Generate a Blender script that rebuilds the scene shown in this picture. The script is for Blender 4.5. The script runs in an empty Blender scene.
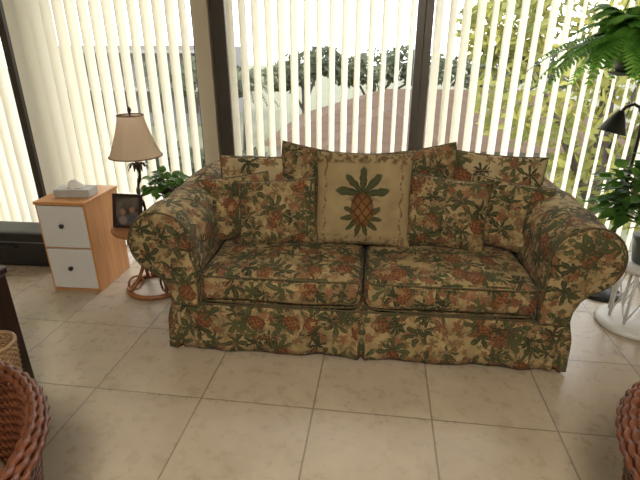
import bpy, bmesh, math, random
from mathutils import Vector, Matrix, Euler, noise
random.seed(7)
sc = bpy.context.scene
PI = math.pi

# ---------------------------------------------------------------- helpers
def link(o):
    sc.collection.objects.link(o); return o

def empty(name, loc=(0,0,0), rz=0):
    e = bpy.data.objects.new(name, None); e.empty_display_size = .1
    e.location = loc; e.rotation_euler = (0,0,rz); return link(e)

def box_uv(me, off=(0,0)):
    uvl = me.uv_layers.new(name='UVMap') if not me.uv_layers else me.uv_layers[0]
    for p in me.polygons:
        n = p.normal; ax = max(range(3), key=lambda i: abs(n[i]))
        for li in p.loop_indices:
            v = me.vertices[me.loops[li].vertex_index].co
            if ax == 0: uv = (v.y+3.3, v.z)
            elif ax == 1: uv = (v.x, v.z)
            else: uv = (v.x, v.y+5.1)
            uvl.data[li].uv = (uv[0]+off[0], uv[1]+off[1])

def mobj(name, verts, faces, mat, parent=None, loc=(0,0,0), rot=(0,0,0), smooth=True, off=(0,0), mats=None, midx=None):
    me = bpy.data.meshes.new(name); me.from_pydata([tuple(v) for v in verts], [], faces); me.update()
    if mats:
        for m in mats: me.materials.append(m)
        if midx:
            for p, i in zip(me.polygons, midx): p.material_index = i
    else: me.materials.append(mat)
    for p in me.polygons: p.use_smooth = smooth
    box_uv(me, off)
    o = bpy.data.objects.new(name, me); o.location = loc; o.rotation_euler = rot
    if parent: o.parent = parent
    return link(o)

def bobj(name, bm, mat, parent=None, loc=(0,0,0), rot=(0,0,0), smooth=True, off=(0,0)):
    bmesh.ops.recalc_face_normals(bm, faces=bm.faces[:])
    me = bpy.data.meshes.new(name); bm.to_mesh(me); bm.free(); me.materials.append(mat)
    for p in me.polygons: p.use_smooth = smooth
    box_uv(me, off)
    o = bpy.data.objects.new(name, me); o.location = loc; o.rotation_euler = rot
    if parent: o.parent = parent
    return link(o)

def box(name, lo, hi, mat, parent=None, bevel=0.0, loc=(0,0,0), rot=(0,0,0)):
    bm = bmesh.new(); bmesh.ops.create_cube(bm, size=1)
    for v in bm.verts:
        v.co = Vector([(lo[i]+hi[i])/2 + v.co[i]*(hi[i]-lo[i]) for i in range(3)])
    if bevel:
        bmesh.ops.bevel(bm, geom=bm.edges[:], offset=bevel, segments=2, affect='EDGES', profile=.5)
    return bobj(name, bm, mat, parent, loc, rot, smooth=False)

def rbox(name, c, size, r, mat, parent=None, cuts=16, crown=0, nz=0.004, off=(0,0), shape=None, rot=(0,0,0)):
    bm = bmesh.new(); bmesh.ops.create_cube(bm, size=2)
    bmesh.ops.subdivide_edges(bm, edges=bm.edges[:], cuts=cuts, use_grid_fill=True)
    h = Vector(size)/2
    for v in bm.verts:
        t = Vector([math.sin(a*PI/2) for a in v.co])
        p = Vector([t[i]*h[i] for i in range(3)])
        inn = Vector([max(-(h[i]-r), min(h[i]-r, p[i])) for i in range(3)])
        d = p-inn
        if d.length > 1e-6: p = inn + d.normalized()*r
        if crown:
            k = (1-t.x**2)*(1-t.y**2)
            p.z += crown*k*(1 if t.z > 0 else 0)*max(0, t.z)
            p.y += -crown*.5*(1-t.x**2)*(1-t.z**2)*max(0, -t.y)
        if shape: p = shape(p)
        n = noise.noise_vector(p*6+Vector(c)*3)
        v.co = p + n*nz
    return bobj(name, bm, mat, parent, loc=c, rot=rot, off=off)

def tube_data(pts, r, seg=8, closed=False):
    pts = [Vector(p) for p in pts]; n = len(pts)
    rad = r if isinstance(r, (list, tuple)) else [r]*n
    V=[]; F=[]; prev=None
    for i, p in enumerate(pts):
        if closed: t = pts[(i+1)%n]-pts[i-1]
        else: t = pts[min(i+1,n-1)]-pts[max(i-1,0)]
        t = t.normalized() if t.length>1e-9 else Vector((0,0,1))
        if prev is None:
            a = Vector((0,0,1)) if abs(t.z)<.9 else Vector((1,0,0))
            u = t.cross(a).normalized()
        else:
            u = (prev - t*prev.dot(t))
            u = u.normalized() if u.length>1e-6 else t.orthogonal().normalized()
        prev = u; w = t.cross(u)
        for k in range(seg):
            a = 2*PI*k/seg
            V.append(p + (u*math.cos(a)+w*math.sin(a))*rad[i])
    m = n if closed else n-1
    for i in range(m):
        j=(i+1)%n
        for k in range(seg):
            k2=(k+1)%seg
            F.append((i*seg+k, i*seg+k2, j*seg+k2, j*seg+k))
    if not closed:
        F.append(tuple(range(seg-1,-1,-1))); F.append(tuple(range((n-1)*seg, n*seg)))
    return V, F

def tube(name, pts, r, mat, parent=None, seg=8, closed=False, loc=(0,0,0), off=(0,0)):
    V,F = tube_data(pts, r, seg, closed)
    return mobj(name, V, F, mat, parent, loc, off=off)

class Acc:
    def __init__(s): s.V=[]; s.F=[]; s.M=[]
    def add(s, V, F, m=0):
        b=len(s.V); s.V+= [Vector(v) for v in V]; s.F += [tuple(i+b for i in f) for f in F]; s.M += [m]*len(F)
    def obj(s, name, mats, parent=None, loc=(0,0,0), rot=(0,0,0), smooth=True, off=(0,0)):
        if not isinstance(mats,(list,tuple)): mats=[mats]
        return mobj(name, s.V, s.F, None, parent, loc, rot, smooth, off, mats=mats, midx=s.M)

def lathe(name, prof, mat, parent=None, loc=(0,0,0), seg=32, rot=(0,0,0), smooth=True, lobes=0, lamp=0):
    V=[];F=[]
    for r,z in prof:
        for k in range(seg):
            a=2*PI*k/seg; rr=r*(1+lamp*math.cos(lobes*a))
            V.append((rr*math.cos(a), rr*math.sin(a), z))
    for i in range(len(prof)-1):
        for k in range(seg):
            k2=(k+1)%seg
            F.append((i*seg+k, i*seg+k2, (i+1)*seg+k2, (i+1)*seg+k))
    if prof[0][0]>1e-4: F.append(tuple(range(seg-1,-1,-1)))
    if prof[-1][0]>1e-4: F.append(tuple(range((len(prof)-1)*seg, len(prof)*seg)))
    return mobj(name, V, F, mat, parent, loc, rot, smooth)

def ring(r, z=0, n=40, cx=0, cy=0):
    return [(cx+r*math.cos(2*PI*k/n), cy+r*math.sin(2*PI*k/n), z) for k in range(n)]

# ---------------------------------------------------------------- node helper
class NT:
    def __init__(s, name):
        s.mat = bpy.data.materials.new(name); s.mat.use_nodes=True
        s.t = s.mat.node_tree; s.t.nodes.clear()
        s.out = s.t.nodes.new('ShaderNodeOutputMaterial')
    def n(s, typ, **kw):
        x = s.t.nodes.new(typ)
        for k,v in kw.items(): setattr(x,k,v)
        return x
    def L(s, a, b): s.t.links.new(a,b)
    def put(s, sock, v):
        if isinstance(v, bpy.types.NodeSocket): s.L(v, sock)
        elif v is not None: sock.default_value = v
    def m(s, op, a, b=None, c=None, clamp=False):
        x = s.n('ShaderNodeMath', operation=op); x.use_clamp=clamp
        s.put(x.inputs[0],a)
        if b is not None: s.put(x.inputs[1],b)
        if c is not None: s.put(x.inputs[2],c)
        return x.outputs[0]
    def v(s, op, a, b=None):
        x = s.n('ShaderNodeVectorMath', operation=op); s.put(x.inputs[0],a)
        if b is not None:
            if op=='SCALE': s.put(x.inputs['Scale'],b)
            else: s.put(x.inputs[1],b)
        return x.outputs['Value'] if op in('LENGTH','DOT_PRODUCT') else x.outputs[0]
    def mix(s, f, a, b):
        x = s.n('ShaderNodeMix', data_type='RGBA'); s.put(x.inputs[0],f)
        s.put(x.inputs[6], a if isinstance(a, bpy.types.NodeSocket) else (*a,1))
        s.put(x.inputs[7], b if isinstance(b, bpy.types.NodeSocket) else (*b,1))
        return x.outputs[2]
    def noise(s, vec, scale, detail=3, rough=.5, col=False):
        x = s.n('ShaderNodeTexNoise'); x.inputs['Scale'].default_value=scale; x.inputs['Detail'].default_value=detail
        x.inputs['Roughness'].default_value=rough
        if vec is not None: s.L(vec, x.inputs['Vector'])
        return x.outputs['Color'] if col else x.outputs['Fac']
    def ramp(s, f, a, b):
        x = s.n('ShaderNodeMapRange'); s.put(x.inputs[0],f); x.inputs[1].default_value=a; x.inputs[2].default_value=b
        return x.outputs[0]
    def xyz(s, vec):
        x = s.n('ShaderNodeSeparateXYZ'); s.L(vec,x.inputs[0]); return x.outputs[0],x.outputs[1],x.outputs[2]
    def comb(s,x,y,z=0.0):
        c=s.n('ShaderNodeCombineXYZ'); s.put(c.inputs[0],x); s.put(c.inputs[1],y); s.put(c.inputs[2],z); return c.outputs[0]
    def coord(s, w='Object'):
        return s.n('ShaderNodeTexCoord').outputs[w]
    def bsdf(s, col, rough=.6, metal=0, bump=None, bstr=.3, bdist=.01, spec=None, emit=None, estr=0, sheen=0):
        b = s.n('ShaderNodeBsdfPrincipled')
        s.put(b.inputs['Base Color'], col if isinstance(col,bpy.types.NodeSocket) else (*col,1))
        s.put(b.inputs['Roughness'], rough); b.inputs['Metallic'].default_value=metal
        if spec is not None: b.inputs['Specular IOR Level'].default_value=spec
        if sheen: b.inputs['Sheen Weight'].default_value=sheen
        if emit: b.inputs['Emission Color'].default_value=(*emit,1); b.inputs['Emission Strength'].default_value=estr
        if bump is not None:
            bp=s.n('ShaderNodeBump'); bp.inputs['Strength'].default_value=bstr; bp.inputs['Distance'].default_value=bdist
            s.L(bump,bp.inputs['Height']); s.L(bp.outputs[0],b.inputs['Normal'])
        s.L(b.outputs[0], s.out.inputs[0]); return b

def simple(name, col, rough=.6, metal=0, var=.12, vs=8, bstr=.1, spec=None):
    t=NT(name); c=t.coord(); nf=t.noise(c,vs,4)
    d=tuple(x*(1-var) for x in col); l=tuple(min(1,x*(1+var)) for x in col)
    t.bsdf(t.mix(nf,d,l), rough, metal, bump=t.noise(c,vs*8,2), bstr=bstr, bdist=.003, spec=spec)
    return t.mat

def wood(name, a, b, rough=.4, scale=6, axis=2):
    t=NT(name); c=t.coord(); s=[14,14,14]; s[axis]=1.2
    mp=t.v('MULTIPLY',c,tuple(s)); nf=t.noise(mp,scale*.4,5,.6)
    t.bsdf(t.mix(t.ramp(nf,.3,.7),a,b), rough, bump=nf, bstr=.1, bdist=.002)
    return t.mat

def leafmat(name, a, b, scale=8, tr=.35, rough=.45):
    t=NT(name); c=t.coord(); nf=t.ramp(t.noise(c,scale,3),.35,.65)
    col=t.mix(nf,a,b)
    p=t.bsdf(col,rough); tl=t.n('ShaderNodeBsdfTranslucent'); t.L(col,tl.inputs[0])
    mx=t.n('ShaderNodeMixShader'); mx.inputs[0].default_value=tr
    t.L(p.outputs[0],mx.inputs[1]); t.L(tl.outputs[0],mx.inputs[2]); t.L(mx.outputs[0],t.out.inputs[0])
    return t.mat

def pineapple_nodes(t, x, y, base, rustA=(.20,.105,.05), rustB=(.075,.035,.02), green=(.03,.036,.02), green2=(.10,.105,.05), s=1.0, pres=None, freq=34):
    yy=t.m('ADD',y,.12*s)
    ex=t.m('DIVIDE',x,.17*s); ey=t.m('DIVIDE',yy,.24*s)
    e=t.m('SQRT',t.m('ADD',t.m('MULTIPLY',ex,ex),t.m('MULTIPLY',ey,ey)))
    mk=t.ramp(e,1.0,.90)
    a=t.m('SINE',t.m('MULTIPLY',t.m('ADD',x,t.m('MULTIPLY',y,.8)),freq/s))
    b=t.m('SINE',t.m('MULTIPLY',t.m('SUBTRACT',x,t.m('MULTIPLY',y,.8)),freq/s))
    h=t.ramp(t.m('MINIMUM',t.m('ABSOLUTE',a),t.m('ABSOLUTE',b)),.0,.6)
    shade=t.ramp(e,.4,1.1)
    pc=t.mix(h,rustB,rustA); pc=t.mix(t.m('MULTIPLY',shade,.7),pc,rustB)
    yc=t.m('SUBTRACT',y,.08*s)
    an=t.m('ARCTAN2',x,yc); r=t.m('SQRT',t.m('ADD',t.m('MULTIPLY',x,x),t.m('MULTIPLY',yc,yc)))
    pt=t.m('ABSOLUTE',t.m('COSINE',t.m('MULTIPLY',an,4.5)))
    thr=t.m('MULTIPLY',t.m('ADD',.08,t.m('MULTIPLY',pt,.30)),s)
    up=t.ramp(yc,-.10*s,.0)
    ck=t.m('MULTIPLY',t.ramp(t.m('SUBTRACT',thr,r),0,.03*s),up)
    gc=t.mix(t.ramp(pt,.3,1.0),green,green2)
    if pres is not None:
        mk=t.m('MULTIPLY',mk,pres); ck=t.m('MULTIPLY',ck,pres)
    c=t.mix(ck,base,gc); return t.mix(mk,c,pc)

def cells(t, uv, scale, off, rnd=.75):
    p=t.v('ADD',t.v('SCALE',uv,scale),off)
    vo=t.n('ShaderNodeTexVoronoi'); vo.voronoi_dimensions='2D'; vo.inputs['Scale'].default_value=1; vo.inputs['Randomness'].default_value=rnd
    t.L(p,vo.inputs['Vector'])
    d=t.v('SUBTRACT',p,vo.outputs['Position'])
    x,y,_=t.xyz(d)
    sc_=t.n('ShaderNodeSeparateColor'); t.L(vo.outputs['Color'],sc_.inputs[0])
    return x,y,sc_.outputs[0],sc_.outputs[1],sc_.outputs[2]

def rot2(t,x,y,a):
    c=t.m('COSINE',a); s=t.m('SINE',a)
    return (t.m('ADD',t.m('MULTIPLY',x,c),t.m('MULTIPLY',y,s)), t.m('SUBTRACT',t.m('MULTIPLY',y,c),t.m('MULTIPLY',x,s)))

def rosette(t, uv, scale, off, n, lo, hi, base, colA, colB, thr, power=1.5, soft=.05, op=1.0):
    x,y,r1,r2,r3=cells(t,uv,scale,off)
    a=t.m('ADD',t.m('ARCTAN2',y,x),t.m('MULTIPLY',r1,6.28))
    pt=t.m('ABSOLUTE',t.m('COSINE',t.m('MULTIPLY',a,n/2)))
    r=t.m('SQRT',t.m('ADD',t.m('MULTIPLY',x,x),t.m('MULTIPLY',y,y)))
    th=t.m('ADD',lo,t.m('MULTIPLY',t.m('POWER',pt,power),hi))
    mk=t.m('MULTIPLY',t.ramp(t.m('SUBTRACT',th,r),0,soft),t.m('GREATER_THAN',r2,thr))
    if op<1: mk=t.m('MULTIPLY',mk,op)
    c=t.mix(r3,colA,colB)
    vein=t.ramp(pt,.93,1.0)
    dk=t.ramp(t.m('SUBTRACT',th,r),.05,.0)
    c2=t.mix(t.m('MULTIPLY',vein,.35),c,tuple(min(1,q*2.0) for q in colB))
    c2=t.mix(t.m('MULTIPLY',dk,.5),c2,tuple(q*.6 for q in colA))
    return t.mix(mk,base,c2)

def fabric(name, off=(0,0,0), ground=(.43,.325,.165), ground2=(.27,.20,.095), dens=0.0):
    t=NT(name); uv0=t.coord('UV')
    nz=t.noise(uv0,10,4,.6,col=True)
    uv=t.v('ADD',uv0,t.v('SCALE',t.v('SUBTRACT',nz,(.5,.5,.5)),.065))
    uv=t.v('ADD',uv,off)
    base=t.mix(t.ramp(t.noise(uv,12,4),.35,.65),ground,ground2)
    base=rosette(t,uv,15,(3.1,7.7,0),5,.14,.30,base,(.12,.09,.04),(.17,.09,.045),.2+dens,op=.85)
    base=rosette(t,uv,7.5,(1.3,2.2,0),6,.14,.42,base,(.022,.027,.016),(.085,.085,.037),.12+dens,1.6)
    base=rosette(t,uv,11,(9.3,4.2,0),5,.20,.18,base,(.13,.052,.028),(.25,.125,.065),.42+dens,1,op=.95)
    x,y,r1,r2,r3=cells(t,uv,5.2,(5.5,1.2,0),.6)
    x,y=rot2(t,x,y,t.m('MULTIPLY',t.m('SUBTRACT',r1,.5),2.6))
    base=pineapple_nodes(t,x,y,base,s=1.2,pres=t.m('GREATER_THAN',r2,.32+dens),freq=30,rustA=(.255,.105,.045),rustB=(.065,.026,.014),green=(.02,.025,.014),green2=(.085,.09,.04))
    base=rosette(t,uv,8.2,(2.9,8.8,0),7,.06,.42,base,(.018,.023,.014),(.06,.065,.03),.45+dens,2)
    base=rosette(t,uv,19,(2.9,8.8,0),5,.14,.24,base,(.37,.26,.13),(.14,.05,.026),.55+dens,1,op=.9)
    base=rosette(t,uv,24,(7.9,1.8,0),3,.10,.34,base,(.03,.028,.015),(.30,.22,.11),.6+dens,1,op=.7)
    cl=t.ramp(t.noise(uv,5,3),.35,.65)
    base=t.mix(t.m('MULTIPLY',cl,.22 if dens<.3 else .08),base,(.07,.058,.03))
    wv=t.noise(t.v('MULTIPLY',uv0,(700,700,1)),1,1)
    t.bsdf(base,.85,bump=wv,bstr=.15,bdist=.001,spec=.15,sheen=.05)
    return t.mat

def pineapple_pillow_mat():
    t=NT('pineapple_cushion_cloth'); uv0=t.coord('UV')
    x0,y0,_=t.xyz(uv0)
    nz=t.noise(uv0,24,3,col=True)
    uv=t.v('ADD',uv0,t.v('SCALE',t.v('SUBTRACT',nz,(.5,.5,.5)),.03))
    x,y,_=t.xyz(uv)
    base=t.mix(t.ramp(t.noise(uv,9,5),.3,.7),(.36,.275,.15),(.25,.19,.098))
    ax=t.m('ABSOLUTE',x0)
    wav=t.m('MULTIPLY',t.m('SINE',t.m('MULTIPLY',y0,60)),.006)
    vine=t.ramp(t.m('ABSOLUTE',t.m('SUBTRACT',ax,t.m('ADD',.205,wav))),.008,.002)
    berry=t.ramp(t.noise(uv,55,2),.45,.55)
    base=t.mix(t.m('MULTIPLY',t.m('MULTIPLY',vine,berry),.85),base,(.14,.05,.028))
    topm=t.m('MULTIPLY',t.ramp(y0,.185,.20),t.ramp(t.noise(uv,34,2),.46,.56))
    base=t.mix(t.m('MULTIPLY',topm,.8),base,(.09,.055,.028))
    botm=t.m('MULTIPLY',t.ramp(y0,-.19,-.21),t.ramp(t.noise(uv,34,2),.48,.58))
    base=t.mix(t.m('MULTIPLY',botm,.6),base,(.11,.065,.03))
    yb=t.m('ADD',y,.095); an=t.m('ARCTAN2',x,yb); r=t.m('SQRT',t.m('ADD',t.m('MULTIPLY',x,x),t.m('MULTIPLY',yb,yb)))
    pt=t.m('ABSOLUTE',t.m('COSINE',t.m('MULTIPLY',an,5.5)))
    th=t.m('ADD',.05,t.m('MULTIPLY',t.m('POWER',pt,1.2),.065))
    mk=t.ramp(t.m('SUBTRACT',th,r),0,.008)
    base=t.mix(mk,base,t.mix(pt,(.022,.024,.013),(.07,.072,.032)))
    base=pineapple_nodes(t,x,t.m('ADD',y,.01),base,s=.40,freq=26,rustA=(.20,.10,.035),rustB=(.055,.026,.013),green=(.022,.026,.014),green2=(.065,.07,.032))
    wv=t.noise(t.v('MULTIPLY',uv0,(700,700,1)),1,1)
    t.bsdf(base,.85,bump=wv,bstr=.15,bdist=.001,spec=.15)
    return t.mat

FAB=fabric('tropical_upholstery')
FABP=fabric('tropical_cushion_cloth',(4.3,2.1,0),dens=-.12)
FABL=fabric('pale_tropical_cloth',(2.3,6.1,0),ground=(.46,.37,.22),ground2=(.36,.28,.155),dens=.33)
PINE=pineapple_pillow_mat()
PIPE=simple('piping_cloth',(.085,.068,.032),.85,var=.5,vs=40)

# ---------------------------------------------------------------- materials
def floor_mat():
    t=NT('beige_floor_tile'); c=t.coord()
    x,y,_=t.xyz(c); T=.511
    fx=t.m('FRACT',t.m('DIVIDE',t.m('ADD',x,.239+T*20),T)); fy=t.m('FRACT',t.m('DIVIDE',t.m('ADD',y,-1.585+T*20),T))
    ex=t.m('MINIMUM',fx,t.m('SUBTRACT',1,fx)); ey=t.m('MINIMUM',fy,t.m('SUBTRACT',1,fy))
    e=t.m('MINIMUM',ex,ey); g=t.ramp(e,.009,.005)
    ix=t.m('FLOOR',t.m('DIVIDE',t.m('ADD',x,.239+T*20),T)); iy=t.m('FLOOR',t.m('DIVIDE',t.m('ADD',y,-1.585+T*20),T))
    wn=t.n('ShaderNodeTexWhiteNoise'); wn.noise_dimensions='2D'; t.L(t.comb(ix,iy),wn.inputs['Vector'])
    off=t.v('SCALE',wn.outputs['Color'],7)
    pc=t.v('ADD',c,off)
    n1=t.ramp(t.noise(pc,3.5,6,.6),.3,.7); n2=t.ramp(t.noise(pc,17,5,.65),.35,.7)
    col=t.mix(n1,(.355,.285,.205),(.475,.395,.30)); col=t.mix(t.m('MULTIPLY',n2,.4),col,(.55,.475,.375))
    col=t.mix(t.m('MULTIPLY',wn.outputs['Value'],.10),col,(.33,.26,.185))
    col=t.mix(g,col,(.235,.185,.135))
    h=t.m('SUBTRACT',t.m('MULTIPLY',n2,.12),g)
    t.bsdf(col,t.m('ADD',.25,t.m('MULTIPLY',n2,.12)),bump=h,bstr=.35,bdist=.003,spec=.5)
    return t.mat
FLOOR=floor_mat()
WALL=simple('cream_wall_paint',(.62,.57,.46),.8,var=.04,vs=3)
CEIL=simple('white_ceiling_paint',(.75,.73,.68),.9,var=.03,vs=3)
COLM=simple('taupe_column_paint',(.42,.37,.285),.7,var=.05,vs=4)
BRONZE=simple('dark_bronze_aluminium',(.05,.042,.035),.4,metal=.3,var=.1)
BLACK=simple('black_enamel',(.012,.012,.013),.35,var=.2)
BLKVINYL=simple('black_vinyl',(.012,.011,.011),.5,var=.3,vs=20,bstr=.3)
PINEW=wood('orange_pine_wood',(.46,.20,.065),(.62,.31,.12),.4)
WHITEP=simple('white_lacquer',(.66,.66,.66),.35,var=.03)
DARKW=wood('dark_mahogany_wood',(.012,.007,.006),(.035,.015,.011),.3)
RATTAN=wood('honey_rattan',(.22,.08,.03),(.38,.16,.06),.4,scale=10)
WICKER=simple('reddish_wicker',(.11,.035,.015),.4,var=.75,vs=22,bstr=.3)
WICKTAN=simple('tan_wicker',(.28,.17,.085),.6,var=.4,vs=25,bstr=.3)
GREENL=leafmat('pothos_leaf',(.03,.10,.015),(.12,.26,.04),10)
FERNM=leafmat('fern_leaf',(.07,.24,.035),(.22,.48,.08),9,.55)
POTM=simple('grey_green_ceramic',(.09,.11,.10),.35,var=.2)
TERRA=simple('terracotta',(.32,.13,.07),.7,var=.2)
SOIL=simple('potting_soil',(.03,.02,.012),.9,var=.4,vs=40)
BARK=simple('tree_bark',(.07,.055,.04),.9,var=.4,vs=12,bstr=.5)

def slat_mat():
    t=NT('cream_vinyl_slat'); d=t.n('ShaderNodeBsdfDiffuse'); d.inputs[0].default_value=(.84,.80,.67,1)
    tr=t.n('ShaderNodeBsdfTranslucent'); c=t.coord(); nf=t.noise(t.v('MULTIPLY',c,(3,3,.3)),2,2)
    t.L(t.mix(nf,(.92,.88,.70),(.95,.92,.79)),tr.inputs[0])
    mx=t.n('ShaderNodeMixShader'); mx.inputs[0].default_value=.6
    t.L(d.outputs[0],mx.inputs[1]); t.L(tr.outputs[0],mx.inputs[2]); t.L(mx.outputs[0],t.out.inputs[0]); return t.mat
SLAT=slat_mat()

# ---------------------------------------------------------------- room shell
XL,XR,YB,YW,H=-3.9,2.3,-2.6,3.25,2.5
box('floor',(XL-.15,YB-.15,-.15),(XR+.15,YW+.35,0),FLOOR)
box('ceiling',(XL-.15,YB-.15,H),(XR+.15,YW+.5,H+.15),CEIL)
box('wall_left',(XL-.12,YB,0),(XL,YW+.12,H),WALL)
box('wall_right',(XR,YB,0),(XR+.12,YW+.12,H),WALL)
box('wall_back',(XL-.12,YB-.12,0),(XR+.12,YB,H),WALL)
box('wall_front',(XL,YW-.06,2.34),(XR,YW+.12,H),WALL)
cw=box('wall_column',(-1.235,YW-.13,0),(-1.13,YW+.12,2.34),COLM,bevel=.006)
def window(name,x0,x1,mull=()):
    e=empty(name,((x0+x1)/2,YW+.02,0)); cx=(x0+x1)/2
    def b(n,a,c,z0,z1,y0=-.035,y1=.035): box(n,(a-cx,y0,z0),(c-cx,y1,z1),BRONZE,e,bevel=.004)
    b('jamb_l',x0,x0+.05,0.0,2.34); b('jamb_r',x1-.05,x1,0.0,2.34)
    b('head_rail',x0+.05,x1-.05,2.28,2.34); b('sill_rail',x0+.05,x1-.05,0.0,.10)
    for i,m in enumerate(mull): b('mullion_%d'%(i+1),m-.03,m+.03,.10,2.28)
    return e
window('window_1',XL,-2.46)
window('window_2',-2.46,-1.235)
window('window_3',-1.13,.235)
window('window_4',.235,XR,(1.95,))
box('trim_1',(-2.56,YW-.19,0),(-2.51,YW-.02,2.34),BRONZE,bevel=.004)
box('trim_2',(-1.115,YW-.12,0),(-1.02,YW-.02,2.34),BRONZE,bevel=.004)

def blinds(name,x0,x1,ang,pitch=.084,w=.089,jit=3,skip=()):
    A=Acc(); n=int((x1-x0)/pitch+.5)
    cx=(x0+x1)/2
    for i in range(n+1):
        if i in skip: continue
        xc=x0+pitch*i - cx
        a=math.radians(ang+random.uniform(-jit,jit)); ca,sa=math.cos(a),math.sin(a)
        V=[];F=[]
        zs=[.05,.8,1.6,2.24]; sw=random.uniform(-.006,.006)
        K=4
        for z in zs:
            for k in range(K+1):
                u=(k/K-.5)*w; bow=.006*(1-(2*k/K-1)**2)
                q=sw*(1-z/2.24)
                V.append((xc+u*ca-bow*sa+q, u*sa+bow*ca, z))
        for r in range(len(zs)-1):
            for k in range(K):
                F.append((r*(K+1)+k,r*(K+1)+k+1,(r+1)*(K+1)+k+1,(r+1)*(K+1)+k))
        A.add(V,F,0)
        A.add([(xc-.004,-.004,2.23),(xc+.004,-.004,2.23),(xc+.004,.004,2.23),(xc-.004,.004,2.23),(xc-.004,-.004,2.28),(xc+.004,-.004,2.28),(xc+.004,.004,2.28),(xc-.004,.004,2.28)],
              [(0,1,5,4),(1,2,6,5),(2,3,7,6),(3,0,4,7)],1)
    V,F=tube_data([(x0-cx,0,.058),(x1-cx,0,.058)],.0015,4); A.add(V,F,1)
    hx0,hx1=x0-cx-.04,x1-cx+.04
    V=[(x,y,z) for z in(2.28,2.33) for x,y in((hx0,-.025),(hx1,-.025),(hx1,.025),(hx0,.025))]
    A.add(V,[(0,3,2,1),(4,5,6,7),(0,1,5,4),(1,2,6,5),(2,3,7,6),(3,0,4,7)],1)
    return A.obj(name,[SLAT,WHITEP],loc=(cx,YW-.175,0))
blinds('vertical_blinds',-3.8,-2.64,68)
blinds('vertical_blinds',-2.45,-1.27,76,jit=5)
blinds('vertical_blinds',-.97,.18,72,jit=5,pitch=.080)
blinds('vertical_blinds',.30,2.2,50,jit=6,pitch=.080)

# ---------------------------------------------------------------- sofa
SW=.965
sofa=empty('sofa',(-.05,1.975,0),math.radians(1.5))
box('base_frame',(-SW+.02,.03,.05),(SW-.02,.97,.29),FAB,sofa)
for i,(x,y) in enumerate(((-.9,.1),(.9,.1),(-.9,.9),(.9,.9))):
    lathe('foot_%d'%(i+1),[(.02,0),(.03,.06)],DARKW,sofa,(x,y,0),12)
def skirt():
    path=[]; nS=40; nF=200
    for i in range(nS): path.append((-SW,.97-.97*i/nS,(-1,0)))
    for i in range(nF+1): path.append((-SW+2*SW*i/nF,0,(0,-1)))
    for i in range(1,nS+1): path.append((SW,.97*i/nS,(1,0)))
    V=[];F=[];R=9;s=0;n=len(path)
    for i,(x,y,nn) in enumerate(path):
        if i: s+=math.hypot(x-path[i-1][0],y-path[i-1][1])
        nx,ny=nn
        if i in(nS,nS+nF): nx,ny=((-.7 if x<0 else .7),-.7)
        pl=0
        for (px,py) in((-SW+.025,0),(0,0),(SW-.025,0),(-SW,.03),(SW,.03)):
            d=math.hypot(x-px,y-py); pl-=.022*math.exp(-(d/.008)**2)
            pl+=.012*math.exp(-((d-.025)/.015)**2)
        w=.007*math.sin(s*17)+.006*noise.noise(Vector((s*9,0,0)))*2+.003*math.sin(s*47)
        for r in range(R):
            f=r/(R-1); o=.006+f*(.018+w)+pl*min(1,f*3)
            V.append((x+nx*o,y+ny*o,.276-f*(.276-.018-.004*math.sin(s*8))))
    for i in range(n-1):
        for r in range(R-1):
            F.append((i*R+r,(i+1)*R+r,(i+1)*R+r+1,i*R+r+1))
    o=mobj('skirt',V,[f[::-1] for f in F],FAB,sofa)
    md=o.modifiers.new('thick','SOLIDIFY'); md.thickness=.006; md.offset=-1
skirt()
tube('skirt_piping',[(-SW,.95,.276),(-SW-.005,.02,.276),(-SW+.01,-.008,.276),(SW-.01,-.008,.276),(SW+.005,.02,.276),(SW,.95,.276)],.005,PIPE,sofa)
for i,cx in enumerate((-.415,.415)):
    rbox('seat_cushion_%d'%(i+1),(cx,.355,.360),(.822,.72,.16),.055,FAB,sofa,cuts=20,crown=.028,nz=.010,off=(i*1.3,0))
    for zz in(.290,.426):
        hw,y0,y1,r=.405,.002,.70,.045
        pts=[(cx-hw,y1,zz),(cx-hw,y0+r,zz),(cx-hw+r*.3,y0+r*.3,zz),(cx-hw+r,y0-.002,zz)]+[(cx-hw+r+(2*hw-2*r)*k/8,y0-.002-.012*math.sin(PI*k/8),zz+(.006*math.sin(PI*k/8) if zz>.4 else 0)) for k in range(1,8)]+[(cx+hw-r,y0-.002,zz),(cx+hw-r*.3,y0+r*.3,zz),(cx+hw,y0+r,zz),(cx+hw,y1,zz)]
        tube('cushion_piping_%d'%(i*2+(1 if zz<.4 else 2)),pts,.004,PIPE,sofa)
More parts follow.
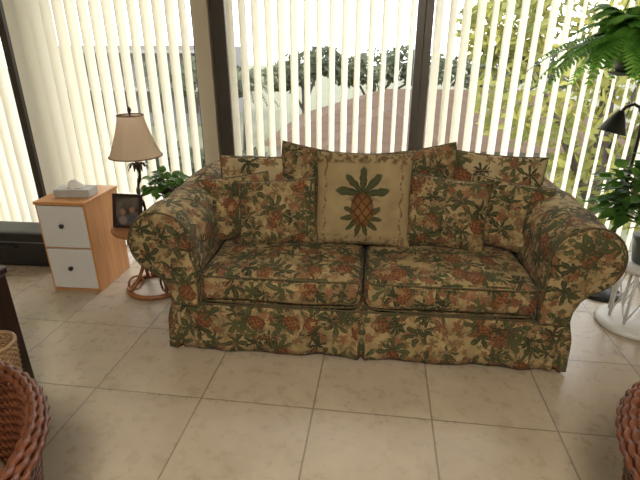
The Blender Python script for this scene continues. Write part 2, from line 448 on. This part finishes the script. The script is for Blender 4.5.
def arm(side,name):
    prof=[(.965,.27),(.97,.33),(.995,.39),(1.03,.425)]
    c=(.985,.588); r=.165
    for k in range(0,29):
        a=math.radians(-62+ (62+195)*k/28)
        prof.append((c[0]+r*math.cos(a)*1.0,c[1]+r*math.sin(a)))
    prof+= [(.822,.49),(.822,.42),(.822,.34),(.822,.27)]
    n=len(prof); V=[];F=[]; ys=[.0,.008,.025,.06]+[.06+(.93-.06)*k/18 for k in range(1,19)]
    cz=(.93,.51)
    for j,y in enumerate(ys):
        ins=[.965,.985,1,1.005][j] if j<4 else 1
        for i,(x,z) in enumerate(prof):
            X=cz[0]+(x-cz[0])*ins; Z=cz[1]+(z-cz[1])*ins if z>.3 else z
            f=y/.93
            if z>.45: Z+=.035*f*f*(z-.45)/.3
            w=noise.noise(Vector((X*5*side,y*6,Z*5)))*.020+noise.noise(Vector((X*13,y*11,Z*13+side)))*.009
            dx,dz=X-.95,Z-.55; L=math.hypot(dx,dz)+1e-6
            k=1 if Z>.45 else .3
            V.append((side*(X+dx/L*w*k),y,Z+dz/L*w*k))
    for j in range(len(ys)-1):
        for i in range(n-1):
            F.append((j*n+i,j*n+i+1,(j+1)*n+i+1,(j+1)*n+i))
    prev=list(range(n))
    for q,(sc_,dy) in enumerate(((.93,-.010),(.82,-.015),(.68,-.019),(.45,-.022),(.15,-.022))):
        st=len(V)
        for i,(x,z) in enumerate(prof):
            cc=(.92,.38) if z<.42 else (.965,.568)
            bx=cc[0]+(x-cc[0])*sc_; bz=cc[1]+(z-cc[1])*sc_ if z>.30 else z
            an=math.atan2(z-.58,x-.97)
            V.append((side*bx,dy+.0045*math.sin(15*an)*sc_*(1 if z>.42 else 0)+noise.noise(Vector((bx*9,bz*9,side)))*.006,bz))
        cur=list(range(st,st+n))
        for i in range(n-1): F.append((prev[i],cur[i],cur[i+1],prev[i+1]))
        prev=cur
    F.append(tuple(prev))
    bl=(len(ys)-1)*n
    F.append(tuple(range(bl,bl+n)))
    bm=bmesh.new(); vs=[bm.verts.new(v) for v in V]
    for f in F:
        try: bm.faces.new([vs[i] for i in f])
        except ValueError: pass
    bobj(name,bm,FAB,sofa,off=(side*.7,.4))
    pts=[(side*(cz[0]+(x-cz[0])*.985),-.002,cz[1]+(z-cz[1])*.985 if z>.3 else z) for x,z in prof]
    tube(name+'_piping',pts,.0045,PIPE,sofa)
arm(-1,'arm_left'); arm(1,'arm_right')
def bshape(p):
    if p.z>0: p=Vector((p.x,p.y+.05*(p.z/.3)**2,p.z))
    return p
rbox('backrest',(0,.83,.56),(1.70,.23,.56),.10,FAB,sofa,cuts=20,nz=.01,shape=bshape,off=(2.2,.3))
rbox('back_panel',(0,.945,.42),(1.90,.06,.66),.025,FAB,sofa,cuts=12,nz=.004)

def pillow(name,w,h,t,mat,loc,tilt,roll=0,yaw=0,off=(0,0),seed=0,pipe=True):
    A=Acc(); n=22
    for sgn in(-1,1):
        V=[];F=[]
        for j in range(n+1):
            for i in range(n+1):
                u=math.sin((2*i/n-1)*PI/2); v=math.sin((2*j/n-1)*PI/2)
                x=w/2*u*(1-.055*(1-v*v)); z=h/2*v*(1-.055*(1-u*u))
                k=max(0,(1-u*u)*(1-v*v))**.42
                wr=noise.noise(Vector((u*1.7+seed,v*1.7,sgn*.7)))*.32+noise.noise(Vector((u*4+seed,v*4,sgn)))*.14
                V.append((x,sgn*t/2*k*(1+wr),z+.0))
        for j in range(n):
            for i in range(n):
                a=j*(n+1)+i; f=(a,a+1,a+n+2,a+n+1)
                F.append(f if sgn<0 else f[::-1])
        A.add(V,F,0)
    pts=[]
    K=14
    def P(u,v): return (w/2*u*(1-.055*(1-v*v)),0,h/2*v*(1-.055*(1-u*u)))
    for k in range(K): pts.append(P(-1+2*k/K,-1))
    for k in range(K): pts.append(P(1,-1+2*k/K))
    for k in range(K): pts.append(P(1-2*k/K,1))
    for k in range(K): pts.append(P(-1,1-2*k/K))
    if pipe:
        V,F=tube_data(pts,.005,6,True); A.add(V,F,1)
    return A.obj(name,[mat,PIPE],loc=loc,rot=(math.radians(-tilt),math.radians(roll),math.radians(yaw)),off=off)
# back row
pillow('throw_pillow',.47,.44,.13,FABL,(-.71,2.60,.67),14,0,3,seed=1,off=(1.2,.3))
pillow('throw_pillow',.54,.48,.14,FABP,(-.34,2.61,.70),14,8,-3,seed=2,off=(.3,1.3))
pillow('throw_pillow',.52,.48,.14,FABP,(.20,2.63,.71),14,-9,2,seed=3,off=(2.3,.9))
pillow('throw_pillow',.52,.46,.13,FABL,(.645,2.64,.70),14,3,-4,seed=4,off=(3.1,2.3))
# front row
pillow('throw_pillow',.40,.36,.13,FABP,(-.80,2.46,.625),20,-4,22,seed=5,off=(4.3,2.9))
pillow('throw_pillow',.44,.37,.15,FABP,(-.555,2.40,.622),24,-4,5,seed=6,off=(5.3,1.2))
pillow('throw_pillow',.53,.52,.15,PINE,(-.085,2.455,.70),18,0,0,seed=7)
pillow('throw_pillow',.44,.39,.15,FABP,(.37,2.45,.64),22,5,-3,seed=8,off=(1.9,3.9))
pillow('throw_pillow',.42,.37,.13,FABP,(.68,2.48,.635),20,6,-18,seed=9,off=(6.1,.5))

# ---------------------------------------------------------------- drawer cabinet
cab=empty('two_drawer_cabinet',(-1.92,2.45,0),math.radians(2))
CW=.16
box('side_left',(-CW,.0,0),(-CW+.018,.39,.59),PINEW,cab,.002)
box('side_right',(CW-.018,.0,0),(CW,.39,.59),PINEW,cab,.002)
box('top',(-CW-.005,-.008,.59),(CW+.005,.395,.61),PINEW,cab,.003)
box('bottom',(-CW+.018,.01,.02),(CW-.018,.38,.04),PINEW,cab)
box('back',(-CW+.018,.37,.04),(CW-.018,.382,.59),PINEW,cab)
box('rail',(-CW+.018,.008,.30),(CW-.018,.37,.31),PINEW,cab)
box('plinth',(-CW+.018,.012,0),(CW-.018,.03,.02),PINEW,cab)
for i,z in enumerate((.026,.312)):
    box('drawer_%d'%(i+1),(-CW+.012,-.006,z),(CW-.012,.36,z+.272),WHITEP,cab,.004)
    lathe('knob_%d'%(i+1),[(.0,.03),(.011,.028),(.015,.02),(.011,.01),(.006,.006),(.006,0)],BLACK,cab,(0,-.006,z+.15),16,rot=(PI/2,0,0))
tb=empty('tissue_box',(-1.90,2.60,.611),math.radians(8))
box('carton',(-.11,-.06,0),(.11,.06,.05),simple('pale_grey_card',(.45,.45,.43),.6,vs=14,var=.2),tb,.003)
V=[];F=[];m=12
for j in range(5):
    for i in range(m):
        a=2*PI*i/m; r=(.035+.012*j*.4)*(1-j/5)+.006*math.sin(3*a+j); V.append((r*1.5*math.cos(a),r*math.sin(a),.051+j*.012+.004*math.sin(5*a)))
for j in range(4):
    for i in range(m): F.append((j*m+i,j*m+(i+1)%m,(j+1)*m+(i+1)%m,(j+1)*m+i))
F.append(tuple(range(4*m,5*m)))
mobj('tissue',V,F,simple('white_tissue',(.85,.85,.83),.9),tb)

case=empty('black_carrying_case',(-2.64,2.86,0),math.radians(2))
rbox('case_body',(0,0,.135),(.80,.26,.26),.03,BLKVINYL,case,cuts=8,nz=.001)
tube('handle',[(-.09,-.13,.16),(-.08,-.155,.17),(0,-.16,.175),(.08,-.155,.17),(.09,-.13,.16)],.008,BLACK,case)
box('zip_seam',(-.38,-.1335,.195),(.38,-.128,.202),simple('zip_metal',(.2,.2,.2),.4,.5),case)

# ---------------------------------------------------------------- rattan side table
tab=empty('rattan_side_table',(-1.43,2.57,0)); TZ=.45
lathe('top',[(0,TZ-.018),(.205,TZ-.018),(.21,TZ-.009),(.205,TZ),(0,TZ)],RATTAN,tab,seg=40)
tube('top_rim',ring(.208,TZ-.016),.014,RATTAN,tab,closed=True)
tube('under_ring',ring(.15,TZ-.05),.011,RATTAN,tab,closed=True)
tube('base_ring',ring(.175,.016),.016,RATTAN,tab,closed=True)
tube('mid_ring',ring(.085,.20),.010,RATTAN,tab,closed=True,)
for k in range(4):
    a=PI/4+k*PI/2; pts=[]
    for q in range(15):
        f=q/14; z=.016+f*(TZ-.035); r=.08+.095*abs(2*f-1)**1.6
        pts.append((r*math.cos(a+f*.9),r*math.sin(a+f*.9),z))
    tube('leg_%d'%(k+1),pts,.012,RATTAN,tab)
    c=Vector((.13*math.cos(a),.13*math.sin(a),.075))
    tube('scroll_%d'%(k+1),[(c.x+.045*math.cos(t)*math.cos(a),c.y+.045*math.cos(t)*math.sin(a),c.z+.045*math.sin(t)) for t in [2*PI*i/20 for i in range(20)]],.007,RATTAN,tab,closed=True)

lam=empty('table_lamp',(-1.46,2.60,TZ+.001))
LB=simple('antique_bronze',(.045,.03,.02),.35,.5,var=.4,vs=20)
lathe('base',[(.0,0),(.062,0),(.064,.012),(.05,.022),(.03,.03),(.018,.05),(.012,.07)],LB,lam)
tube('stem',[(.012*math.sin(f*9),.012*math.cos(f*9)-.012,.05+f*.33) for f in [i/20 for i in range(21)]],[.010+.003*math.sin(i*1.5) for i in range(21)],LB,lam)
A=Acc()
for k in range(9):
    a=2*PI*k/9; ca,sa=math.cos(a),math.sin(a); V=[];F=[]
    for q in range(7):
        f=q/6; r=.01+.055*f; z=.345+.045*math.sin(f*PI*.8)-.03*f*f; w=.012*math.sin(PI*(f*.85+.1))
        V+= [(r*ca-w*sa,r*sa+w*ca,z-.006),(r*ca,r*sa,z),(r*ca+w*sa,r*sa-w*ca,z-.006)]
    for q in range(6):
        for s in range(2): F.append((q*3+s,q*3+s+1,q*3+s+4,q*3+s+3))
    A.add(V,F)
A.obj('palm_crown',[LB],lam)
tube('harp',[(0,0,.37),(.04,0,.42),(.055,0,.50),(.04,0,.60),(0,0,.665)],.003,LB,lam)
tube('harp_2',[(0,0,.37),(-.04,0,.42),(-.055,0,.50),(-.04,0,.60),(0,0,.665)],.003,LB,lam)
lathe('finial',[(.0,.66),(.008,.665),(.006,.675),(.012,.685),(.009,.70),(0,.71)],LB,lam,seg=12)
def shade_mat():
    t=NT('tan_linen_shade'); c=t.coord(); nf=t.noise(t.v('MULTIPLY',c,(90,90,12)),2,3)
    col=t.mix(nf,(.70,.56,.43),(.80,.67,.53)); p=t.bsdf(col,.8); tl=t.n('ShaderNodeBsdfTranslucent'); t.L(col,tl.inputs[0])
    mx=t.n('ShaderNodeMixShader'); mx.inputs[0].default_value=.5; t.L(p.outputs[0],mx.inputs[1]); t.L(tl.outputs[0],mx.inputs[2]); t.L(mx.outputs[0],t.out.inputs[0]); return t.mat
SH=shade_mat()
prof=[]
for q in range(13):
    f=q/12; r=.155-.080*(1-(1-f)**1.3); prof.append((r,.42+.24*f))
V=[];F=[];seg=48
for r,z in prof:
    for k in range(seg):
        a=2*PI*k/seg; rr=r*(1-.03*abs(math.sin(a*4))); V.append((rr*math.cos(a),rr*math.sin(a),z))
for i in range(len(prof)-1):
    for k in range(seg): F.append((i*seg+k,i*seg+(k+1)%seg,(i+1)*seg+(k+1)%seg,(i+1)*seg+k))
o=mobj('shade',V,F,SH,lam)
BR=simple('brown_shade_trim',(.20,.11,.06),.7)
tube('trim_bottom',ring(.152,.422),.004,BR,lam,closed=True); tube('trim_top',ring(.074,.66),.004,BR,lam,closed=True)
tube('spider',[(-.072,0,.657),(0,0,.657),(.072,0,.657)],.002,LB,lam)

def photo_mat():
    t=NT('family_photograph'); c=t.coord(); x,y,z=t.xyz(c)
    base=t.mix(t.ramp(t.noise(c,14,3),.4,.6),(.04,.03,.03),(.13,.11,.09))
    for cx,cz,rr,colr in((-.03,.10,.022,(.30,.17,.12)),(.03,.115,.022,(.28,.16,.11)),(-.03,.05,.034,(.22,.18,.16)),(.035,.055,.036,(.06,.07,.10))):
        d=t.m('SQRT',t.m('ADD',t.m('POWER',t.m('SUBTRACT',x,cx),2.0),t.m('POWER',t.m('SUBTRACT',z,cz),2.0)))
        base=t.mix(t.ramp(d,rr,rr*.6),base,colr)
    t.bsdf(base,.3); return t.mat
pf=empty('picture_frame',(-1.505,2.46,TZ+.006),math.radians(-2))
R=(math.radians(-14),0,0)
for n_,lo,hi in(('frame_l',(-.095,-.008,0),(-.075,.01,.21)),('frame_r',(.075,-.008,0),(.095,.01,.21)),('frame_b',(-.075,-.008,0),(.075,.01,.02)),('frame_t',(-.075,-.008,.19),(.075,.01,.21))):
    box(n_,lo,hi,DARKW,pf,.003,rot=R)
box('photo',(-.076,-.002,.017),(.076,.006,.193),photo_mat(),pf,rot=R)
box('strut',(-.015,.0,.0),(.015,.004,.13),DARKW,pf,loc=(0,.075,0),rot=(math.radians(14),0,0))

def leaf(A,p,d,up,L,W,m=0,fold=.25,droop=.2,heart=True):
    d=Vector(d).normalized(); s=d.cross(Vector(up)); s=s.normalized() if s.length>1e-4 else d.orthogonal().normalized(); n=s.cross(d)
    V=[];F=[]
    st=[(0,.25 if heart else .1),(.15,.85),(.4,1),(.7,.65),(1,.03)]
    for f,w in st:
        c=Vector(p)+d*L*f-Vector((0,0,1))*droop*L*f*f
        V+=[c-s*W/2*w+n*fold*W*w*.5,c,c+s*W/2*w+n*fold*W*w*.5]
    for q in range(4):
        for k in range(2): F.append((q*3+k,q*3+k+1,q*3+k+4,q*3+k+3))
    A.add(V,F,m)

def bushy(name,loc,pot_prof,potmat,n,R,zc,L,W,squash=.8,lo=-.1):
    e=empty(name,loc); lathe('pot',pot_prof,potmat,e,seg=28)
    zt=max(z for r,z in pot_prof)
    lathe('soil',[(0,zt-.012),(max(r for r,z in pot_prof)*.8,zt-.012)],SOIL,e,seg=20)
    A=Acc()
    for i in range(n):
        a=random.uniform(0,2*PI); ph=math.acos(random.uniform(lo,1)); rr=R*random.uniform(.45,1)
        d=Vector((math.sin(ph)*math.cos(a),math.sin(ph)*math.sin(a),math.cos(ph)*squash))
        p=Vector((0,0,zc))+d*rr
        pts=[(0,0,zt-.01),tuple(Vector((d.x*rr*.3,d.y*rr*.3,zt+(p.z-zt)*.6))),tuple(p)]
        V,F=tube_data(pts,.0018,4); A.add(V,F,1)
        dd=Vector((d.x,d.y,d.z*.3+random.uniform(-.4,.2)))+Vector([random.uniform(-.4,.4) for _ in range(3)])
        leaf(A,p,dd,Vector((0,0,1))+Vector([random.uniform(-.5,.5) for _ in range(3)]),L*random.uniform(.7,1.2),W*random.uniform(.7,1.2))
    A.obj('foliage',[GREENL,BARK],e); return e
bushy('potted_pothos',(-1.325,2.665,TZ+.001),[(.03,0),(.045,.005),(.055,.10),(.057,.11)],TERRA,110,.14,.20,.06,.05)

# ---------------------------------------------------------------- right side
st=empty('white_plant_stand',(1.48,2.50,0))
lathe('base_disc',[(.185,0),(.19,.01),(.185,.03),(.165,.036),(.14,.05),(0,.05)],WHITEP,st,seg=40)
for k in range(8):
    a=2*PI*k/8
    tube('post_%d'%(k+1),[(.13*math.cos(a),.13*math.sin(a),.045),(.13*math.cos(a),.13*math.sin(a),.36)],.008,WHITEP,st)
    P=[];Q=[]
    for q in range(7):
        f=q/6; b=a+f*PI/4; P.append((.13*math.cos(b),.13*math.sin(b),.06+.28*f)); Q.append((.13*math.cos(b),.13*math.sin(b),.34-.28*f))
    tube('lattice_a_%d'%(k+1),P,.004,WHITEP,st,seg=5); tube('lattice_b_%d'%(k+1),Q,.004,WHITEP,st,seg=5)
lathe('top_disc',[(0,.355),(.15,.355),(.16,.365),(.16,.38),(.15,.388),(0,.388)],WHITEP,st,seg=40)
bushy('potted_houseplant',(1.47,2.49,.390),[(.06,0),(.08,.005),(.10,.13),(.105,.15)],POTM,340,.31,.29,.10,.065,lo=-.12,squash=1.0)

fl=empty('floor_lamp',(1.45,2.87,0))
lathe('base',[(0,0),(.125,0),(.13,.01),(.12,.022),(.03,.03),(.012,.045),(0,.045)],BLACK,fl)
tube('pole',[(0,0,.03),(0,0,.6),(.0,0,1.03),(-.005,0,1.11),(-.03,0,1.165),(-.07,-.01,1.185),(-.11,-.015,1.17),(-.135,-.02,1.14)],.009,BLACK,fl)
lathe('lamp_head',[(.012,.085),(.02,.08),(.03,.06),(.05,.02),(.075,-.035),(.078,-.04),(.072,-.036),(.046,.018),(.02,.055),(0,.06)],BLACK,fl,(-.15,-.02,1.07),rot=(0,math.radians(12),0))
lathe('bulb',[(0,-.03),(.02,-.02),(.026,0),(.018,.03),(.01,.05)],WHITEP,fl,(-.15,-.02,1.07),seg=16)

fn=empty('hanging_fern',(1.15,2.48,1.45))
lathe('pot',[(0,-.09),(.06,-.09),(.075,-.07),(.105,.0),(.115,.05),(.12,.055),(.12,.07),(.105,.07),(.10,.05),(0,.045)],POTM,fn)
lathe('drip_saucer',[(0,-.10),(.09,-.10),(.10,-.085),(.0,-.085)],POTM,fn)
for k in range(3):
    a=2*PI*k/3+.4; tube('hanger_%d'%(k+1),[(.115*math.cos(a),.115*math.sin(a),.06),(.0,.0,.55)],.0025,BLACK,fn,seg=5)
tube('hanger_hook',[(0,0,.55),(0,0,1.05)],.003,BLACK,fn,seg=5)
def fern_fronds(n,Lr,seedz=.05):
    A=Acc()
    for i in range(n):
        a=2*PI*i/n*3.7+random.uniform(-.3,.3); L=random.uniform(*Lr); el=random.uniform(.15,1.35); dr=random.uniform(.45,1.05)
        pts=[]; N=24
        for q in range(N+1):
            f=q/N; r=L*f*math.cos(el)*(1-.15*f)+.05*f; z=seedz+L*f*math.sin(el)-dr*L*f*f*(.7+math.sin(el)*.6)
            aa=a+.25*f*math.sin(i)
            pts.append(Vector((r*math.cos(aa)+.03*math.cos(a),r*math.sin(aa)+.03*math.sin(a),z)))
        V,F=tube_data(pts,[.0022*(1-.7*q/N) for q in range(N+1)],4); A.add(V,F,0)
        for q in range(2,N):
            f=q/N; t=(pts[q+1]-pts[q-1]).normalized(); s=t.cross(Vector((0,0,1))).normalized()
            ll=.055*math.sin(PI*min(1,f*.85+.12))**.7+.006
            for sg in(-1,1):
                d=s*sg+t*.35-Vector((0,0,.25)); d.normalize(); w=t*.007
                p=pts[q]; V=[p-w,p+w,p+d*ll*.6+w*1.0,p+d*ll,p+d*ll*.6-w*1.0]
                A.add(V,[(0,1,2,3,4)],0)
    return A
fern_fronds(140,(.20,.48)).obj('fronds',[FERNM],fn)

# ---------------------------------------------------------------- left foreground
dc=empty('dark_wood_side_cabinet',(-1.79,1.30,0))
box('carcass',(-.29,-.20,.05),(.305,.205,.62),DARKW,dc,.005)
box('top',(-.30,-.215,.62),(.31,.215,.65),DARKW,dc,.006)
for i,(x,y) in enumerate(((-.26,-.17),(.28,-.175),(-.26,.17),(.28,.18))): box('leg_%d'%(i+1),(x-.025,y-.022,0),(x+.025,y+.022,.07),DARKW,dc,.003)
for i in range(2):
    box('drawer_%d'%(i+1),(-.27,-.21,.08+i*.27),(.285,-.198,.33+i*.27),DARKW,dc,.004)
    lathe('knob_%d'%(i+1),[(0,.022),(.01,.02),(.012,.012),(.005,.0)],BRONZE,dc,(0,-.21,.21+i*.27),12,rot=(PI/2,0,0))
def woven(name,r0f,z0,z1,dz,tr,mat,parent,a0=0,a1=2*PI,nst=24,seg=96,amp=.005,loc=(0,0,0)):
    A=Acc(); k=0; z=z0; full=abs(a1-a0-2*PI)<1e-3
    while z<z1:
        pts=[]
        m=seg if full else seg+1
        for i in range(m):
            a=a0+(a1-a0)*i/seg; r=r0f(z,a)+amp*math.sin(nst*a+PI*(k%2)); pts.append((r*math.cos(a),r*math.sin(a),z))
        V,F=tube_data(pts,tr,5,full); A.add(V,F); z+=dz; k+=1
    ns=nst if full else int(nst*(a1-a0)/(2*PI))
    for i in range(ns*1):
        a=a0+(a1-a0)*(i+.5)/ns
        pts=[(r0f(z0+(z1-z0)*q/8,a)*math.cos(a),r0f(z0+(z1-z0)*q/8,a)*math.sin(a),z0+(z1-z0)*q/8) for q in range(9)]
        V,F=tube_data(pts,tr*.9,5); A.add(V,F)
    return A.obj(name,[mat],parent,loc)
bk=empty('wicker_basket',(-1.388,1.25,0))
woven('woven_wall',lambda z,a:.05+.03*z/.44,.01,.455,.011,.0055,WICKTAN,bk,nst=20,seg=80,amp=.004)
tube('rim',ring(.082,.46),.008,WICKTAN,bk,closed=True); lathe('floor_disc',[(0,0),(.05,0),(.05,.012),(0,.012)],WICKTAN,bk)

CUSH=simple('brown_seat_cushion',(.20,.12,.07),.85,var=.2,vs=12)
def wchair(loc,rz):
    e=empty('wicker_tub_chair',loc,rz)
    a0,a1=math.radians(-50),math.radians(230)
    rf=lambda z,a:.345+.085*(z/.6)**1.3
    woven('woven_shell',rf,.08,.585,.0135,.0068,WICKER,e,a0,a1,nst=40,seg=150,amp=.006)
    woven('inner_lining',lambda z,a:rf(z,a)-.02,.30,.585,.0135,.0065,WICKER,e,a0,a1,nst=40,seg=120,amp=.004)
    for k,(dr,dz) in enumerate(((0,.0),(.014,-.01),(-.014,-.01),(.022,-.028))):
        A=[]
        for i in range(241):
            a=a0+(a1-a0)*i/240; r=.425+dr+.003*math.sin(60*a+k*1.6); A.append((r*math.cos(a),r*math.sin(a),.60+dz+.003*math.cos(60*a+k*1.6)))
        tube('arm_rail_%d'%(k+1),A,.009,WICKER,e)
    for k,a in enumerate((a0,a1)):
        tube('arm_post_%d'%(k+1),[(rf(z,a)*math.cos(a),rf(z,a)*math.sin(a),z) for z in[.0+.6*q/8 for q in range(9)]],.018,WICKER,e)
    lathe('seat_deck',[(0,.26),(.36,.26),(.37,.275),(.36,.29),(0,.29)],WICKER,e)
    lathe('seat_pad',[(0,.29),(.31,.29),(.335,.31),(.34,.335),(.32,.365),(.2,.38),(0,.385)],CUSH,e)
    lathe('seat_apron',[(.345,.07),(.35,.08),(.355,.26)],WICKER,e)
    for k in range(4):
        a=PI/4+k*PI/2; tube('foot_%d'%(k+1),[(.32*math.cos(a),.32*math.sin(a),0),(.32*math.cos(a),.32*math.sin(a),.1)],.018,WICKER,e)
    tube('base_rail',ring(.348,.05),.014,WICKER,e,closed=True)
wchair((-1.19,.575,0),math.radians(20)); wchair((1.05,.83,0),math.radians(-15))

# ---------------------------------------------------------------- added fill light, shaped as a ceiling fixture
cl=empty('added_fill_light',(0,-.5,H))
lathe('canopy',[(0,0),(.10,0),(.09,-.03),(0,-.035)],WHITEP,cl)  # backplate of the added fill fixture
t=NT('fill_dome_glow'); t.bsdf((.9,.88,.8),.4,emit=(1,.9,.72),estr=4); FILLDOME=t.mat  # glowing dome made up to go with the fill lamp
lathe('fill_dome',[(.16,-.035),(.17,-.05),(.14,-.09),(.07,-.115),(0,-.12)],FILLDOME,cl)
ld=bpy.data.lights.new('fill_lamp','AREA'); ld.shape='DISK'; ld.size=.5; ld.energy=58; ld.color=(1,.90,.75)  # fill lamp added out of view behind the camera to brighten the room
lo=bpy.data.objects.new('fill_lamp_area',ld); lo.parent=cl; lo.location=(0,0,-.14); lo.rotation_euler=(math.radians(25),0,0); link(lo)

# ---------------------------------------------------------------- outside
GZ=-3.3
GR=simple('outdoor_grass',(.085,.09,.05),.9,var=.3,vs=.6)
CONC=simple('pale_concrete',(.22,.21,.19),.8,var=.1,vs=1)
mobj('outdoor_ground',[(-120,3.8,GZ),(120,3.8,GZ),(120,200,GZ),(-120,200,GZ)],[(0,1,2,3)],GR,smooth=False)
def roofmat():
    t=NT('tan_roof_tile'); c=t.coord(); x,y,z=t.xyz(c)
    s=t.ramp(t.m('FRACT',t.m('MULTIPLY',z,5)),0,.3); n=t.noise(c,2,4)
    t.bsdf(t.mix(n,t.mix(s,(.040,.027,.019),(.068,.046,.033)),(.082,.058,.043)),.95,spec=.05); return t.mat
hs=empty('neighbour_house',(1.0,19,GZ))
HW=simple('cream_stucco',(.20,.18,.14),.9,vs=2)
box('walls',(-4.6,-3.3,0),(8.6,4.5,1.9),HW,hs)
RM=roofmat(); zr=3.4; ze=1.85
V=[(-5.1,-3.9,ze),(9.1,-3.9,ze),(9.1,5.1,ze),(-5.1,5.1,ze),(-1.0,.6,zr),(5.0,.6,zr)]
mobj('hip_roof',V,[(0,1,5,4),(1,2,5),(2,3,4,5),(3,0,4),(3,2,1,0)],RM,hs,smooth=False)
V=[(-3.2,-5.6,ze),(1.6,-5.6,ze),(1.6,0,ze),(-3.2,0,ze),(-.8,-3.4,zr-.35),(-.8,0,zr-.35)]
mobj('porch_roof',V,[(0,1,4),(1,2,5,4),(3,0,4,5),(3,2,1,0)],RM,hs,smooth=False)
box('porch_walls',(-2.9,-5.3,0),(1.3,-3.0,1.87),HW,hs)
for i,x in enumerate((-2.0,.0)): box('porch_window_%d'%(i+1),(x-.1,-5.34,.8),(x+.6,-5.28,1.5),BRONZE,hs)
ab=empty('apartment_building',(-17,36,GZ))
box('block',(-7,-4,0),(5,5,5.2),simple('grey_stucco',(.15,.145,.14),.9,vs=1),ab)
for f in range(2):
    for k in range(5): box('window_bay_%d'%(f*5+k+1),(-6.3+k*2.3,-4.08,.8+f*2.4),(-5.0+k*2.3,-3.98,2.3+f*2.4),BRONZE,ab)
    box('balcony_%d'%(f+1),(-7,-5,2.4*(f+1)-.1),(5,-4,2.4*(f+1)+.1),CONC,ab)
box('pool_deck',(-14,9.5,GZ),(-3.5,15,GZ+.1),CONC)
LG=leafmat('tree_leaf_green',(.045,.055,.032),(.115,.13,.075),.9,.4,.8)
LY=leafmat('tree_leaf_yellow_green',(.12,.14,.032),(.34,.32,.075),1.4,.5,.7)
def tree(name,loc,h,blobs,n,ls,mat,trunk=.15):
    e=empty(name,loc); A=Acc()
    tube('trunk',[(0,0,0),(.1,.05,h*.4),(-.05,.1,h*.8)],[trunk,trunk*.8,trunk*.5],BARK,e)
    for (bx,by,bz,r) in blobs:
        V,F=tube_data([(0,0,h*.35),(bx*.5,by*.5,(h*.35+bz)/2+.2),(bx,by,bz)],[trunk*.5,trunk*.35,.02],5); A.add(V,F,1)
        for i in range(n):
            d=Vector([random.gauss(0,1) for _ in range(3)]).normalized(); rr=r*random.uniform(.35,1.05)**.6
            p=Vector((bx,by,bz))+Vector((d.x*rr,d.y*rr,d.z*rr*.75))
            a=Vector([random.uniform(-1,1) for _ in range(3)]).normalized(); b=a.orthogonal().normalized()
            s=ls*random.uniform(.6,1.3)
            A.add([p-a*s,p+b*s*.45,p+a*s,p-b*s*.45],[(0,1,2,3)],0)
    A.obj('canopy',[mat,BARK],e); return e
tree('yellow_green_tree',(4.2,9.5,GZ),5.5,[(-1.2,0,4.0,1.3),(.6,.3,4.6,1.5),(-.3,.2,6.0,1.5),(1.6,0,3.4,1.3),(2.4,.5,5.4,1.4),(-2.0,.3,5.2,.9),(.2,0,2.4,1.3),(2.8,0,2.4,1.3)],620,.14,LY)
tree('shade_tree',(-4.6,27.5,GZ),4.6,[(0,0,3.9,1.3),(1.2,0,4.3,1.1),(-1.2,0,3.4,1.1)],380,.22,LG,.2)
tree('shade_tree',(-.6,28,GZ),4.6,[(0,0,3.9,1.5),(1.6,0,4.1,1.3),(-1.4,0,3.7,1.1),(3,0,3.8,1.3)],380,.22,LG,.2)
tree('shade_tree',(-10.5,27.5,GZ),4.2,[(0,0,3.4,1.5),(1.8,0,3.1,1.2),(-1.8,0,3.0,1.2)],350,.22,LG,.2)
tree('shade_tree',(6.5,29,GZ),4.8,[(0,0,3.9,1.6),(2,0,4.1,1.5),(-1.8,0,3.7,1.3),(4,0,3.8,1.6)],350,.24,LG,.2)
for i in range(3):
    tree('garden_shrub',(-8.2+i*1.8,17.5-i*.6,GZ),1.2,[(0,0,.9,.8),(.7,.2,.8,.6),(-.7,0,.7,.6)],260,.12,LG,.06)
def palm(loc,h,L=1.6):
    e=empty('palm_tree',loc); tube('trunk',[(0,0,0),(.1,0,h*.5),(.15,0,h)],[.16,.12,.10],BARK,e); A=Acc()
    for i in range(18):
        a=2*PI*i/18*2.3; el=random.uniform(-.2,1.1); pts=[]
        for q in range(11):
            f=q/10; r=L*f*math.cos(el*.7); z=h+L*f*math.sin(el)-L*.8*f*f; pts.append(Vector((.15+r*math.cos(a),r*math.sin(a),z)))
        V,F=tube_data(pts,.015,4); A.add(V,F)
        for q in range(1,10):
            t=(pts[q+1]-pts[q-1]).normalized(); s=t.cross(Vector((0,0,1))).normalized()
            for sg in(-1,1):
                for sub in(0,.5):
                    p=pts[q].lerp(pts[q+1],sub); d=(s*sg+t*.4-Vector((0,0,.5))).normalized()*.45*math.sin(PI*(q/10*.8+.15)); w=t*.03
                    A.add([p-w,p+w,p+d],[(0,1,2)])
    A.obj('fronds',[LG],e)
palm((-6.8,22.8,GZ),3.7); palm((-10.5,22,GZ),4.0)

# ---------------------------------------------------------------- world & sun
w=bpy.data.worlds.new('sky'); sc.world=w; w.use_nodes=True; nt=w.node_tree; nt.nodes.clear()
wo=nt.nodes.new('ShaderNodeOutputWorld'); bg=nt.nodes.new('ShaderNodeBackground'); bg.inputs[0].default_value=(.97,.98,1,1); bg.inputs[1].default_value=4.3
nt.links.new(bg.outputs[0],wo.inputs[0])
sl=bpy.data.lights.new('sun','SUN'); sl.energy=2.0; sl.angle=.02; sl.color=(1,.95,.85)
so=bpy.data.objects.new('sun',sl); so.rotation_euler=(math.radians(32),0,math.radians(-70)); so.location=(0,10,12); link(so)

# ---------------------------------------------------------------- camera
cd=bpy.data.cameras.new('camera'); cd.sensor_width=36; cd.lens=462/640*36; cd.clip_start=.02; cd.clip_end=500
co=bpy.data.objects.new('camera',cd); co.location=(0,0,1.45); co.rotation_euler=(math.radians(90-22.1),0,math.radians(7.5)); link(co)
sc.camera=co
sc.view_settings.view_transform='Standard'; sc.view_settings.look='None'; sc.view_settings.exposure=.18
